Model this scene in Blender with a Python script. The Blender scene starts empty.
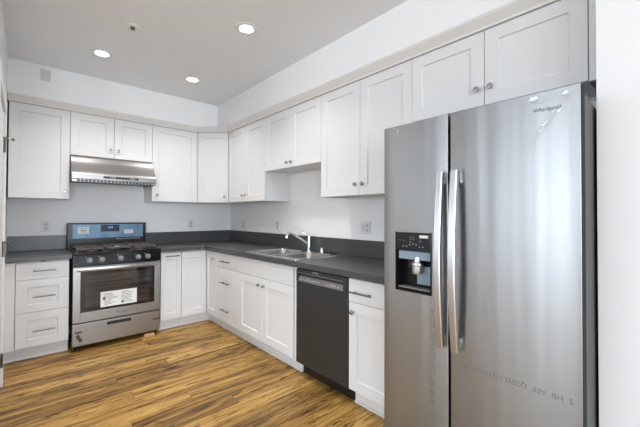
import bpy, bmesh, math, random
from mathutils import Vector, Matrix
random.seed(7)
sc = bpy.context.scene
COL = sc.collection
PI = math.pi

# ------------------------------------------------------------------ camera
cam_d = bpy.data.cameras.new('camera'); cam = bpy.data.objects.new('camera', cam_d); COL.objects.link(cam)
YAW, PITCH, ROLL = math.radians(-41.9507), math.radians(0.7156), math.radians(0.1604)
Fv = Vector((-math.sin(YAW)*math.cos(PITCH), math.cos(YAW)*math.cos(PITCH), math.sin(PITCH)))
Rv = Vector((math.cos(YAW), math.sin(YAW), 0)); Uv = Rv.cross(Fv)
R2 = Rv*math.cos(ROLL)+Uv*math.sin(ROLL); U2 = -Rv*math.sin(ROLL)+Uv*math.cos(ROLL)
mw = Matrix((R2, U2, -Fv)).transposed().to_4x4(); mw.translation = Vector((-2.2653, -4.4888, 1.2840))
cam.matrix_world = mw
cam_d.sensor_width = 36.0; cam_d.lens = 36*330.03/640; cam_d.clip_start = 0.02
cam_d.shift_y = -(213.5-211.155)/640
sc.camera = cam

# ------------------------------------------------------------------ view, world, lights
sc.view_settings.view_transform = 'Standard'; sc.view_settings.look = 'None'
sc.view_settings.gamma = 1.0; sc.view_settings.use_curve_mapping = False
sc.view_settings.exposure = 0.26
w = bpy.data.worlds.new('daylight'); sc.world = w; w.use_nodes = True
wb = w.node_tree.nodes['Background']; wb.inputs[0].default_value = (0.80, 0.88, 1.0, 1); wb.inputs[1].default_value = 1.5

def area(name, loc, size, power, direction, color=(1,1,1), shape='RECTANGLE', spread=None):
    l = bpy.data.lights.new(name, 'AREA'); l.shape = shape; l.size = size[0]
    if shape == 'RECTANGLE': l.size_y = size[1]
    l.energy = power; l.color = color
    if spread: l.spread = spread
    o = bpy.data.objects.new(name, l); COL.objects.link(o); o.location = loc
    o.rotation_euler = Vector(direction).to_track_quat('-Z', 'Y').to_euler()
    return o
# daylight at unseen living-room windows; the south ones are added as frontal fill
WIN_W = [(-1.4, 1.6), (-3.6, 1.6), (-5.8, 1.6), (-8.2, 1.6)]
POW_W = [40, 85, 28, 6]
XW = -8.5      # west wall windows: y centre, width
FILL_WIN_S = [(-6.6, 1.6), (-3.9, 1.6), (-1.45, 1.3)]
FILL_POW_S = [125, 125, 110]                   # south windows added for fill: x centre, width
YS = -10.5
for (yc, ww), pw in zip(WIN_W, POW_W):
    area('window_daylight', (XW+0.07, yc, 1.45), (1.9, ww), pw, (1, 0, 0.2), (0.77, 0.885, 1.0))
for (xc, ww), pw in zip(FILL_WIN_S, FILL_POW_S):
    area('window_daylight', (xc, YS+0.07, 1.45), (ww, 1.9), pw, (0, 1, 0.2), (0.80, 0.90, 1.0))
LIGHTS = [(-1.764, -1.048), (-0.959, -1.027), (-1.014, -2.252), (-1.78, -2.30), (-1.6, -6.6), (-3.8, -2.5), (-3.8, -5.5), (-3.8, -4.2)]  # living-room and behind-camera entries are unseen lamps added for ambient light
LAMP_POWER = 5.5

# ------------------------------------------------------------------ materials
def mat(name, color=(0.8,0.8,0.8), rough=0.5, metal=0.0, spec=0.5, alpha=None, emit=None, estr=0, coat=0):
    m = bpy.data.materials.new(name); m.use_nodes = True
    b = m.node_tree.nodes['Principled BSDF']
    b.inputs['Base Color'].default_value = (*color, 1); b.inputs['Roughness'].default_value = rough
    b.inputs['Metallic'].default_value = metal; b.inputs['Specular IOR Level'].default_value = spec
    if coat: b.inputs['Coat Weight'].default_value = coat; b.inputs['Coat Roughness'].default_value = 0.05
    if emit: b.inputs['Emission Color'].default_value = (*emit, 1); b.inputs['Emission Strength'].default_value = estr
    if alpha is not None: b.inputs['Alpha'].default_value = alpha
    return m
def N(m, t, **kw):
    n = m.node_tree.nodes.new(t)
    for k, v in kw.items():
        if k.startswith('i_'): n.inputs[k[2:]].default_value = v
        else: setattr(n, k, v)
    return n
def L(m, a, b): m.node_tree.links.new(a, b)
def bsdf(m): return m.node_tree.nodes['Principled BSDF']
def coords(m, scale, kind='Object'):
    tc = N(m, 'ShaderNodeTexCoord'); mp = N(m, 'ShaderNodeMapping'); mp.inputs['Scale'].default_value = scale
    L(m, tc.outputs[kind], mp.inputs[0]); return mp.outputs[0]
def noise(m, vec, scale, detail=3, rough=0.5):
    n = N(m, 'ShaderNodeTexNoise'); n.inputs['Scale'].default_value = scale; n.inputs['Detail'].default_value = detail
    n.inputs['Roughness'].default_value = rough; L(m, vec, n.inputs['Vector']); return n.outputs['Fac']
def ramp(m, fac, stops):
    r = N(m, 'ShaderNodeValToRGB'); e = r.color_ramp.elements
    while len(e) < len(stops): e.new(0.5)
    for k, (p, c) in enumerate(stops):
        e[k].position = p; e[k].color = (*c, 1) if len(c) == 3 else c
    L(m, fac, r.inputs[0]); return r.outputs[0]
def bump(m, h, strength, dist):
    b = N(m, 'ShaderNodeBump'); b.inputs['Strength'].default_value = strength; b.inputs['Distance'].default_value = dist
    L(m, h, b.inputs['Height']); L(m, b.outputs[0], bsdf(m).inputs['Normal'])

def wall_mat(name, c):
    m = mat(name, c, 0.55, spec=0.35); bump(m, noise(m, coords(m, (1,1,1)), 90, 4), 0.12, 0.004)
    return m
M = {}
M['wall'] = wall_mat('white_wall_paint', (0.82, 0.822, 0.828))
M['ceiling'] = wall_mat('ceiling_paint', (0.84, 0.865, 0.90))
M['trim'] = mat('white_trim_paint', (0.80, 0.80, 0.79), 0.35)
M['cab'] = mat('white_cabinet_lacquer', (0.70, 0.70, 0.705), 0.32, spec=0.45)
M['crown'] = mat('pale_grey_moulding_paint', (0.70, 0.685, 0.665), 0.4)
M['carcass'] = mat('cabinet_box_melamine', (0.72, 0.70, 0.68), 0.45)
M['inside'] = mat('cabinet_interior', (0.45, 0.42, 0.40), 0.7)
M['chrome'] = mat('polished_chrome', (0.82, 0.83, 0.84), 0.10, 1.0)
M['nickel'] = mat('brushed_nickel', (0.20, 0.19, 0.18), 0.28, 1.0)
M['black'] = mat('black_plastic', (0.012, 0.012, 0.013), 0.35)
M['blackgloss'] = mat('black_enamel', (0.008, 0.008, 0.009), 0.14, spec=0.28)
M['iron'] = mat('cast_iron', (0.075, 0.062, 0.058), 0.5)
M['rubber'] = mat('dark_rubber', (0.02, 0.02, 0.02), 0.8)
M['plate'] = mat('outlet_plastic', (0.72, 0.72, 0.715), 0.4)
M['plate2'] = mat('outlet_face_plastic', (0.58, 0.58, 0.575), 0.4)
M['slot'] = mat('dark_slots', (0.05, 0.05, 0.05), 0.6)
M['lens'] = mat('lamp_lens', (1, 1, 1), 0.4, emit=(1.0, 0.97, 0.92), estr=9)
M['paper'] = mat('white_paper', (0.80, 0.80, 0.79), 0.6)
M['ink'] = mat('grey_ink', (0.07, 0.07, 0.07), 0.8, spec=0.1)
M['print'] = mat('film_print_ink', (0.17, 0.17, 0.175), 0.8, spec=0.1)
M['tape'] = mat('brown_packing_tape', (0.085, 0.060, 0.045), 0.35)
M['cardboard'] = mat('cardboard', (0.52, 0.35, 0.17), 0.8)
M['display'] = mat('blue_display_digits', (0.05, 0.1, 0.4), 0.3, emit=(0.15, 0.35, 1.0), estr=1.5)
M['greyplastic'] = mat('grey_plastic', (0.22, 0.23, 0.24), 0.35)
M['edge'] = mat('dark_grey_door_edge', (0.018, 0.018, 0.018), 0.7, spec=0.15)
M['knob'] = mat('satin_nickel_knobs', (0.42, 0.41, 0.40), 0.22, 1.0)
M['bluegrey'] = mat('blue_grey_gloss_plastic', (0.24, 0.32, 0.40), 0.15)

def steel(name, color, rough, axis='z', wav=0.0, noise_amt=0.10):
    m = mat(name, color, rough, 1.0)
    sc_ = {'z': (60, 60, 0.6), 'x': (0.4, 40, 40), 'y': (60, 0.6, 60)}[axis]
    f = noise(m, coords(m, sc_), 6, 3)
    mr = N(m, 'ShaderNodeMapRange'); mr.inputs['To Min'].default_value = rough-noise_amt*0.5; mr.inputs['To Max'].default_value = rough+noise_amt
    L(m, f, mr.inputs[0]); L(m, mr.outputs[0], bsdf(m).inputs['Roughness'])
    if wav:
        h = noise(m, coords(m, (1, 1, 0.05)), 7.0, 2)
        bump(m, h, 1.0, wav)
    return m
def aniso(m, amt, rot=0.0):
    t = N(m, 'ShaderNodeTangent', direction_type='RADIAL', axis='Z'); L(m, t.outputs[0], bsdf(m).inputs['Tangent'])
    bsdf(m).inputs['Anisotropic'].default_value = amt; bsdf(m).inputs['Anisotropic Rotation'].default_value = rot
M['steel'] = mat('stainless_steel', (0.37, 0.365, 0.36), 0.30, 1.0)
M['steel_hood'] = mat('hood_stainless_steel', (0.34, 0.325, 0.315), 0.32, 1.0)
M['steel_fridge'] = steel('fridge_stainless_steel', (0.36, 0.37, 0.38), 0.34, 'z', 0.006, 0.02)
aniso(M['steel_fridge'], 0.75, 0.25)
M['steel_handle'] = mat('fridge_handle_steel', (0.56, 0.57, 0.59), 0.32, 1.0)
M['steel_sink'] = mat('sink_stainless_steel', (0.58, 0.57, 0.56), 0.24, 1.0)
M['dw'] = mat('dark_stainless_steel', (0.072, 0.078, 0.090), 0.32, 0.75)
M['dw_strip'] = mat('control_strip_grey', (0.25, 0.24, 0.23), 0.3, 0.6)
M['fridge_side'] = mat('black_textured_steel', (0.022, 0.021, 0.020), 0.38)
bump(M['fridge_side'], noise(M['fridge_side'], coords(M['fridge_side'], (1,1,1)), 300, 2), 0.2, 0.001)

m = M['blue_film'] = mat('blue_protective_film', (0.16, 0.29, 0.42), 0.30, 0.15)
L(m, ramp(m, noise(m, coords(m, (3, 3, 1)), 4, 3), [(0.35, (0.085, 0.185, 0.29)), (0.70, (0.16, 0.28, 0.39))]), bsdf(m).inputs['Base Color'])
bump(m, noise(m, coords(m, (1, 1, 1)), 9, 2), 0.25, 0.004)

m = M['glass_oven'] = mat('dark_oven_glass', (0.012, 0.011, 0.010), 0.04, spec=0.7)
m = M['glass_inner'] = mat('oven_window_glass', (0.055, 0.046, 0.041), 0.06, spec=0.7)
f = noise(m, coords(m, (0.8, 1, 14)), 3, 2)
L(m, ramp(m, f, [(0.42, (0.026, 0.023, 0.022)), (0.6, (0.055, 0.046, 0.042))]), bsdf(m).inputs['Base Color'])

# window pane: clear thin glass
m = M['pane'] = bpy.data.materials.new('window_glass'); m.use_nodes = True
nt = m.node_tree; nt.nodes.clear(); o_ = nt.nodes.new('ShaderNodeOutputMaterial'); mx = nt.nodes.new('ShaderNodeMixShader')
t_ = nt.nodes.new('ShaderNodeBsdfTransparent'); g_ = nt.nodes.new('ShaderNodeBsdfGlossy'); g_.inputs['Roughness'].default_value = 0.02
mx.inputs[0].default_value = 0.06; nt.links.new(t_.outputs[0], mx.inputs[1]); nt.links.new(g_.outputs[0], mx.inputs[2]); nt.links.new(mx.outputs[0], o_.inputs[0])
m = M['film'] = bpy.data.materials.new('clear_plastic_film'); m.use_nodes = True
nt = m.node_tree; nt.nodes.clear(); o_ = nt.nodes.new('ShaderNodeOutputMaterial'); mx = nt.nodes.new('ShaderNodeMixShader')
t_ = nt.nodes.new('ShaderNodeBsdfTransparent'); g_ = nt.nodes.new('ShaderNodeBsdfGlossy'); g_.inputs['Roughness'].default_value = 0.08
mx.inputs[0].default_value = 0.10; nt.links.new(t_.outputs[0], mx.inputs[1]); nt.links.new(g_.outputs[0], mx.inputs[2]); nt.links.new(mx.outputs[0], o_.inputs[0])

# countertop: charcoal laminate with a fine linear fleck
m = M['counter'] = mat('charcoal_laminate', (0.09, 0.09, 0.088), 0.30, spec=0.5)
f = noise(m, coords(m, (1.2, 1.2, 9)), 22, 5, 0.65)
L(m, ramp(m, f, [(0.3, (0.045, 0.045, 0.0455)), (0.7, (0.082, 0.082, 0.083))]), bsdf(m).inputs['Base Color'])
m = M['counter_top'] = m

# floor: oak planks running along x
m = M['floor'] = mat('oak_plank_floor', (0.4, 0.25, 0.1), 0.42, spec=0.28)
tc = N(m, 'ShaderNodeTexCoord'); sx = N(m, 'ShaderNodeSeparateXYZ'); L(m, tc.outputs['Object'], sx.inputs[0])
def MT(op, a, b=None, c=None):
    n = N(m, 'ShaderNodeMath', operation=op)
    for k, v in enumerate((a, b, c)):
        if v is None: continue
        if isinstance(v, (int, float)): n.inputs[k].default_value = v
        else: L(m, v, n.inputs[k])
    return n.outputs[0]
PW, PL = 0.135, 1.7
yr = MT('DIVIDE', sx.outputs['Y'], PW); row = MT('FLOOR', yr); fy = MT('FRACT', yr)
wn = N(m, 'ShaderNodeTexWhiteNoise', noise_dimensions='1D'); L(m, row, wn.inputs['W'])
xs = MT('ADD', MT('DIVIDE', sx.outputs['X'], PL), MT('MULTIPLY', wn.outputs['Value'], 7.31)); colm = MT('FLOOR', xs); fx = MT('FRACT', xs)
cv = N(m, 'ShaderNodeCombineXYZ'); L(m, row, cv.inputs[0]); L(m, colm, cv.inputs[1])
wn2 = N(m, 'ShaderNodeTexWhiteNoise', noise_dimensions='3D'); L(m, cv.outputs[0], wn2.inputs['Vector'])
pid = wn2.outputs['Value']
gv = N(m, 'ShaderNodeCombineXYZ'); L(m, MT('ADD', MT('MULTIPLY', sx.outputs['X'], 1.0), MT('MULTIPLY', pid, 40)), gv.inputs[0])
L(m, MT('MULTIPLY', sx.outputs['Y'], 11.0), gv.inputs[1]); L(m, MT('MULTIPLY', pid, 13), gv.inputs[2])
n1 = N(m, 'ShaderNodeTexNoise'); n1.inputs['Scale'].default_value = 1.7; n1.inputs['Detail'].default_value = 6; n1.inputs['Roughness'].default_value = 0.62; n1.inputs['Distortion'].default_value = 0.9
L(m, gv.outputs[0], n1.inputs['Vector'])
gv2 = N(m, 'ShaderNodeCombineXYZ'); L(m, MT('MULTIPLY', sx.outputs['X'], 5.0), gv2.inputs[0]); L(m, MT('MULTIPLY', sx.outputs['Y'], 110.0), gv2.inputs[1]); L(m, MT('MULTIPLY', pid, 31), gv2.inputs[2])
n2 = N(m, 'ShaderNodeTexNoise'); n2.inputs['Scale'].default_value = 1.0; n2.inputs['Detail'].default_value = 4; L(m, gv2.outputs[0], n2.inputs['Vector'])
gv3 = N(m, 'ShaderNodeCombineXYZ'); L(m, MT('MULTIPLY', sx.outputs['X'], 4.5), gv3.inputs[0]); L(m, MT('MULTIPLY', sx.outputs['Y'], 26.0), gv3.inputs[1]); L(m, MT('MULTIPLY', pid, 17), gv3.inputs[2])
n3 = N(m, 'ShaderNodeTexNoise'); n3.inputs['Scale'].default_value = 1.3; n3.inputs['Detail'].default_value = 4; n3.inputs['Roughness'].default_value = 0.7; L(m, gv3.outputs[0], n3.inputs['Vector'])
tone = MT('ADD', MT('MULTIPLY', pid, 0.20), MT('ADD', MT('MULTIPLY', n1.outputs['Fac'], 1.15), MT('MULTIPLY', n2.outputs['Fac'], 0.45)))
base = ramp(m, MT('SUBTRACT', tone, 0.41), [(0.20, (0.065, 0.034, 0.011)), (0.35, (0.17, 0.092, 0.025)), (0.48, (0.34, 0.188, 0.048)), (0.62, (0.48, 0.280, 0.078)), (0.84, (0.64, 0.42, 0.14))])
knot = ramp(m, n3.outputs['Fac'], [(0.575, (0, 0, 0)), (0.64, (1, 1, 1))])
mk = N(m, 'ShaderNodeMix', data_type='RGBA'); L(m, knot, mk.inputs[0]); L(m, base, mk.inputs[6]); mk.inputs[7].default_value = (0.045, 0.024, 0.012, 1)
ex = MT('MULTIPLY', MT('MINIMUM', fx, MT('SUBTRACT', 1.0, fx)), PL); ey = MT('MULTIPLY', MT('MINIMUM', fy, MT('SUBTRACT', 1.0, fy)), PW)
seam = MT('LESS_THAN', MT('MINIMUM', ex, ey), 0.0013)
ms = N(m, 'ShaderNodeMix', data_type='RGBA'); L(m, MT('MULTIPLY', seam, 0.65), ms.inputs[0]); L(m, mk.outputs[2], ms.inputs[6]); ms.inputs[7].default_value = (0.07, 0.040, 0.018, 1)
L(m, ms.outputs[2], bsdf(m).inputs['Base Color'])
bump(m, MT('ADD', MT('MULTIPLY', n2.outputs['Fac'], 0.3), MT('MULTIPLY', seam, -1.0)), 0.25, 0.002)

# ------------------------------------------------------------------ mesh helpers
def nb(): return bmesh.new()
def box(bm, x0, x1, y0, y1, z0, z1, bev=0.0, seg=2):
    t = bmesh.new(); bmesh.ops.create_cube(t, size=1.0)
    for v in t.verts: v.co = Vector(((x0+x1)/2+v.co.x*(x1-x0), (y0+y1)/2+v.co.y*(y1-y0), (z0+z1)/2+v.co.z*(z1-z0)))
    if bev > 0: bmesh.ops.bevel(t, geom=t.edges[:], offset=min(bev, 0.49*min(x1-x0, y1-y0, z1-z0)), segments=seg, profile=0.6, affect='EDGES')
    merge(bm, t); return bm
def merge(bm, t, mtx=None):
    if mtx is not None: bmesh.ops.transform(t, matrix=mtx, verts=t.verts)
    vm = {v: bm.verts.new(v.co) for v in t.verts}
    for f in t.faces:
        try: nf = bm.faces.new([vm[v] for v in f.verts]); nf.material_index = f.material_index
        except ValueError: pass
    t.free()
def prism(bm, pts, a0, a1, axis='z'):
    """extrude a 2D outline along an axis; pts are (u,v) in the remaining axes order"""
    def P(u, v, a): return {'z': (u, v, a), 'x': (a, u, v), 'y': (u, a, v)}[axis]
    A = [bm.verts.new(P(u, v, a0)) for u, v in pts]; B = [bm.verts.new(P(u, v, a1)) for u, v in pts]
    n = len(pts)
    for i in range(n): bm.faces.new((A[i], A[(i+1) % n], B[(i+1) % n], B[i]))
    bm.faces.new(A[::-1]); bm.faces.new(B); return bm
def lathe(bm, prof, origin=(0,0,0), axis=(0,0,1), n=24):
    q = Vector((0,0,1)).rotation_difference(Vector(axis).normalized()); o = Vector(origin); rings = []
    for r, z in prof:
        if r < 1e-6: rings.append([bm.verts.new(o+q@Vector((0,0,z)))])
        else: rings.append([bm.verts.new(o+q@Vector((r*math.cos(2*PI*k/n), r*math.sin(2*PI*k/n), z))) for k in range(n)])
    for a, b in zip(rings, rings[1:]):
        for k in range(n):
            p = [a[k % len(a)], a[(k+1) % len(a)], b[(k+1) % len(b)], b[k % len(b)]]
            u = []
            for v in p:
                if v not in u: u.append(v)
            if len(u) > 2:
                try: bm.faces.new(u)
                except ValueError: pass
    for rg in (rings[0], rings[-1]):
        if len(rg) > 2:
            try: bm.faces.new(rg)
            except ValueError: pass
    return bm
def tube(bm, pts, rad, n=12, sub=0):
    pts = [Vector(p) for p in pts]; rs = rad if isinstance(rad, (list, tuple)) else [rad]*len(pts)
    if sub:
        q = []; rr = []
        for i in range(len(pts)-1):
            p0 = pts[max(i-1,0)]; p1 = pts[i]; p2 = pts[i+1]; p3 = pts[min(i+2, len(pts)-1)]
            for k in range(sub):
                t = k/sub
                q.append(0.5*((2*p1)+(p2-p0)*t+(2*p0-5*p1+4*p2-p3)*t*t+(3*p1-p0-3*p2+p3)*t**3)); rr.append(rs[i]*(1-t)+rs[i+1]*t)
        q.append(pts[-1]); rr.append(rs[-1]); pts, rs = q, rr
    rings = []; up = None
    for i, p in enumerate(pts):
        d = (pts[min(i+1, len(pts)-1)]-pts[max(i-1, 0)]).normalized()
        if up is None: up = d.orthogonal().normalized()
        up = (up-d*up.dot(d)).normalized(); s = d.cross(up)
        rings.append([bm.verts.new(p+rs[i]*(math.cos(2*PI*k/n)*up+math.sin(2*PI*k/n)*s)) for k in range(n)])
    for a, b in zip(rings, rings[1:]):
        for k in range(n): bm.faces.new((a[k], a[(k+1) % n], b[(k+1) % n], b[k]))
    bm.faces.new(rings[0][::-1]); bm.faces.new(rings[-1]); return bm
def obj(name, bm, material, parent=None, smooth=None):
    bmesh.ops.recalc_face_normals(bm, faces=bm.faces[:])
    me = bpy.data.meshes.new(name); bm.to_mesh(me); bm.free(); me.materials.append(material)
    o = bpy.data.objects.new(name, me); COL.objects.link(o)
    if parent: o.parent = parent
    if smooth:
        for p in me.polygons: p.use_smooth = True
        me.set_sharp_from_angle(angle=math.radians(smooth))
    return o
def tag(o, label=None, cat=None, group=None, kind=None):
    if label: o['label'] = label
    if cat: o['category'] = cat
    if group: o['group'] = group
    if kind: o['kind'] = kind
    return o
def thing(name, label, cat, loc=(0,0,0), rot=0.0, group=None, kind=None):
    o = bpy.data.objects.new(name, None); COL.objects.link(o); o.location = loc; o.rotation_euler = (0, 0, rot)
    o.empty_display_size = 0.05
    return tag(o, label, cat, group, kind)
def struct(name, bm, m, label=None, parent=None):
    o = obj(name, bm, m, parent)
    if not parent: o['kind'] = 'structure'; o['category'] = name.split('_')[0]
    if label: o['label'] = label
    return o
def text_bm(body, size, extr=0.0004, align='CENTER'):
    """lettering as mesh in the local XY plane"""
    c = bpy.data.curves.new('lettering', 'FONT'); c.body = body; c.size = size; c.extrude = extr; c.align_x = align; c.align_y = 'CENTER'; c.resolution_u = 3
    o = bpy.data.objects.new('lettering', c); COL.objects.link(o)
    bpy.context.view_layer.update()
    me = bpy.data.meshes.new_from_object(o.evaluated_get(bpy.context.evaluated_depsgraph_get()))
    bm = bmesh.new(); bm.from_mesh(me); bpy.data.objects.remove(o); bpy.data.curves.remove(c); bpy.data.meshes.remove(me)
    return bm
def place_text(bm, origin, xdir, ydir):
    x = Vector(xdir).normalized(); y = Vector(ydir).normalized(); z = x.cross(y)
    mt = Matrix((x, y, z)).transposed().to_4x4(); mt.translation = Vector(origin)
    bmesh.ops.transform(bm, matrix=mt, verts=bm.verts); return bm

# ------------------------------------------------------------------ dimensions (metres)
XL = -2.385; ZC = 2.706; SOF = 0.39; UT = 2.326; UB = 1.439; CT = 0.914; CB = 0.872; D = 0.35; B = 0.621
YF = -4.240; XS = -0.495

# ------------------------------------------------------------------ room shell
b = nb(); box(b, XW-0.15, 0.15, YS-0.15, 0.15, -0.1, 0.0); struct('floor', b, M['floor'], 'oak plank floor with dark knots running across the kitchen')
b = nb(); box(b, XW-0.15, 0.15, YS-0.15, 0.15, ZC, ZC+0.1); struct('ceiling', b, M['ceiling'], 'flat light grey ceiling with recessed lights')
b = nb(); box(b, XW-0.15, 0.15, 0.0, 0.15, 0, ZC); struct('wall_back', b, M['wall'], 'white wall behind the range')
b = nb(); box(b, 0.0, 0.15, YF, 0.0, 0, ZC); struct('wall_right', b, M['wall'], 'white wall behind the sink')
b = nb(); box(b, XS, 0.15, YS, YF, 0, ZC); struct('wall_near_right', b, M['wall'], 'white wall end beside the refrigerator')
DY0, DY1, DZ = -1.93, -1.08, 2.05     # door opening in the left wall
b = nb(); box(b, XL-0.12, XL, DY1, 0.0, 0, ZC); box(b, XL-0.12, XL, -2.05, DY0, 0, ZC); box(b, XL-0.12, XL, DY0, DY1, DZ, ZC)
struct('wall_left', b, M['wall'], 'white wall left of the drawers with a door')
b = nb()   # west wall with window openings
ys = sorted([(yc-ww/2, yc+ww/2) for yc, ww in WIN_W]); last = YS
for a0, a1 in ys:
    box(b, XW-0.15, XW, last, a0, 0, ZC); box(b, XW-0.15, XW, a0, a1, 0, 0.5); box(b, XW-0.15, XW, a0, a1, 2.4, ZC); last = a1
box(b, XW-0.15, XW, last, 0, 0, ZC)
struct('wall_west', b, M['wall'])
b = nb(); xs_ = sorted([(xc-ww/2, xc+ww/2) for xc, ww in FILL_WIN_S]); last = XW-0.15
for a0, a1 in xs_:
    box(b, last, a0, YS-0.15, YS, 0, ZC); box(b, a0, a1, YS-0.15, YS, 0, 0.5); box(b, a0, a1, YS-0.15, YS, 2.4, ZC); last = a1
box(b, last, 0.15, YS-0.15, YS, 0, ZC)
struct('wall_south', b, M['wall'])
k = 0
for yc, ww in WIN_W:
    k += 1; y0, y1 = yc-ww/2, yc+ww/2
    b = nb()
    for a in ((y0, y0+0.05), (yc-0.02, yc+0.02), (y1-0.05, y1)): box(b, XW-0.11, XW-0.05, a[0], a[1], 0.5, 2.4, 0.004)
    box(b, XW-0.11, XW-0.05, y0, y1, 0.5, 0.55); box(b, XW-0.11, XW-0.05, y0, y1, 2.35, 2.4)
    wn_ = struct('window_%d' % k, b, M['trim']); p = nb(); box(p, XW-0.085, XW-0.08, y0+0.05, y1-0.05, 0.55, 2.35); obj('pane', p, M['pane'], wn_)
for xc, ww in FILL_WIN_S:  # out-of-view south windows, added to go with the fill lamps
    k += 1; y0, y1 = xc-ww/2, xc+ww/2
    b = nb()
    for a in ((y0, y0+0.05), (xc-0.02, xc+0.02), (y1-0.05, y1)): box(b, a[0], a[1], YS-0.11, YS-0.05, 0.5, 2.4, 0.004)
    box(b, y0, y1, YS-0.11, YS-0.05, 0.5, 0.55); box(b, y0, y1, YS-0.11, YS-0.05, 2.35, 2.4)
    wn_ = struct('window_%d' % k, b, M['trim']); p = nb(); box(p, y0+0.05, y1-0.05, YS-0.085, YS-0.08, 0.55, 2.35); obj('pane', p, M['pane'], wn_)
# soffit above the wall cabinets
b = nb(); prism(b, [(XL, 0), (XL, -SOF), (-SOF, -SOF), (-SOF, YF), (0, YF), (0, 0)], 2.389, ZC)
struct('wall_soffit', b, M['wall'], 'white boxed soffit between cabinets and ceiling')
# crown band along the cabinet tops
def path(o):   # outline following the cabinet fronts at offset o
    return [(XL+0.002, -(D+o)), (-(0.631+0.414*o), -(D+o)), (-(D+o), -(0.631+0.414*o)), (-(D+o), YF+0.003)]
prof = [(-0.018, UT+0.001), (0.012, UT+0.001), (0.016, UT+0.012), (0.050, 2.377), (0.056, 2.3885), (-0.018, 2.3885)]
b = nb(); rows = [[b.verts.new((x, y, z)) for x, y in path(o)] for o, z in prof]
for i in range(len(prof)):
    A, B_ = rows[i], rows[(i+1) % len(prof)]
    for j in range(3): b.faces.new((A[j], A[j+1], B_[j+1], B_[j]))
b.faces.new([r[0] for r in rows]); b.faces.new([r[-1] for r in rows][::-1])
struct('trim_1', b, M['crown'], 'pale grey crown band running above all wall cabinets')
# left door, casing and hinges
b = nb()
box(b, XL+0.001, XL+0.019, DY1, DY1+0.085, 0, DZ+0.085, 0.004); box(b, XL+0.001, XL+0.019, DY0-0.085, DY0, 0, DZ+0.085, 0.004); box(b, XL+0.001, XL+0.019, DY0, DY1, DZ, DZ+0.085, 0.004)
struct('trim_2', b, M['trim'], 'white casing around the door at the left')
b = nb(); box(b, XL-0.035, XL+0.003, DY0+0.004, DY1-0.004, 0.01, DZ-0.004, 0.002)
for z0, z1 in ((0.2, 0.95), (1.10, 1.95)): box(b, XL+0.0025, XL+0.006, DY0+0.13, DY1-0.13, z0, z1, 0.002)
door = struct('door_1', b, M['trim'], 'white panelled door in the left wall, hinges showing')
for z in (0.20, 1.02, 1.80):
    b = nb(); box(b, XL+0.0035, XL+0.006, DY1-0.045, DY1+0.0, z-0.05, z+0.05); tube(b, [(XL+0.012, DY1-0.004, z-0.052), (XL+0.012, DY1-0.004, z+0.052)], 0.007, 10)
    hg = obj('hinge', b, M['nickel'], door, 40)
    if z > 0.5:
        c = nb(); zz = z+0.055; tube(c, [(XL+0.012, DY1-0.004, zz), (XL+0.055, DY1+0.03, zz)], 0.0045, 8); lathe(c, [(0, -0.004), (0.011, -0.004), (0.011, 0.006), (0, 0.006)], (XL+0.055, DY1+0.03, zz), (0.8, 0.6, 0), 14)
        lathe(c, [(0, -0.01), (0.012, -0.01), (0.012, 0.008), (0, 0.008)], (XL+0.012, DY1-0.004, zz), (0,0,1), 14)
        obj('door_stop', c, M['nickel'], hg, 40)
b = nb(); box(b, XL+0.001, XL+0.013, -2.05, DY0-0.085, 0.001, 0.09, 0.003); struct('baseboard_left', b, M['trim'])
b = nb(); box(b, XS-0.013, XS-0.001, YS, YF, 0.001, 0.09, 0.003); struct('baseboard_right', b, M['trim'])

# ------------------------------------------------------------------ cabinets
RAIL = 0.071
def shaker(bm, x0, x1, z0, z1, t=0.02, rail=RAIL, rx=None):
    """five-piece door, front face at y=0, back at y=t"""
    rx = rx or rail; e = 0.0022; ch = 0.004; dp = 0.009
    def ring(ix, iz, y): return [bm.verts.new(c) for c in ((x0+ix, y, z0+iz), (x1-ix, y, z0+iz), (x1-ix, y, z1-iz), (x0+ix, y, z1-iz))]
    R = [ring(0, 0, t), ring(0, 0, e), ring(e, e, 0), ring(rx, rail, 0), ring(rx+0.0015, rail+0.0015, dp*0.55), ring(rx+ch, rail+ch, dp)]
    for a, b_ in zip(R, R[1:]):
        for k_ in range(4): bm.faces.new((a[k_], a[(k_+1) % 4], b_[(k_+1) % 4], b_[k_]))
    bm.faces.new(R[-1]); bm.faces.new(R[0][::-1])
def slab(bm, x0, x1, z0, z1, t=0.02): box(bm, x0, x1, 0, t, z0, z1, 0.0022)
def knob_bm(x, z, y=0.0):
    bm = nb(); lathe(bm, [(0, 0.0), (0.006, 0.0), (0.0055, 0.012), (0.009, 0.016), (0.0155, 0.019), (0.016, 0.024), (0.013, 0.029), (0, 0.031)], (x, y, z), (0, -1, 0), 20); return bm
def bar_bm(x0, x1, z, y=0.0):
    bm = nb(); tube(bm, [(x0, y-0.032, z), (x1, y-0.032, z)], 0.006, 12)
    for x in (x0+0.03, x1-0.03): tube(bm, [(x, y, z), (x, y-0.032, z)], 0.0045, 10)
    return bm
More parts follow.
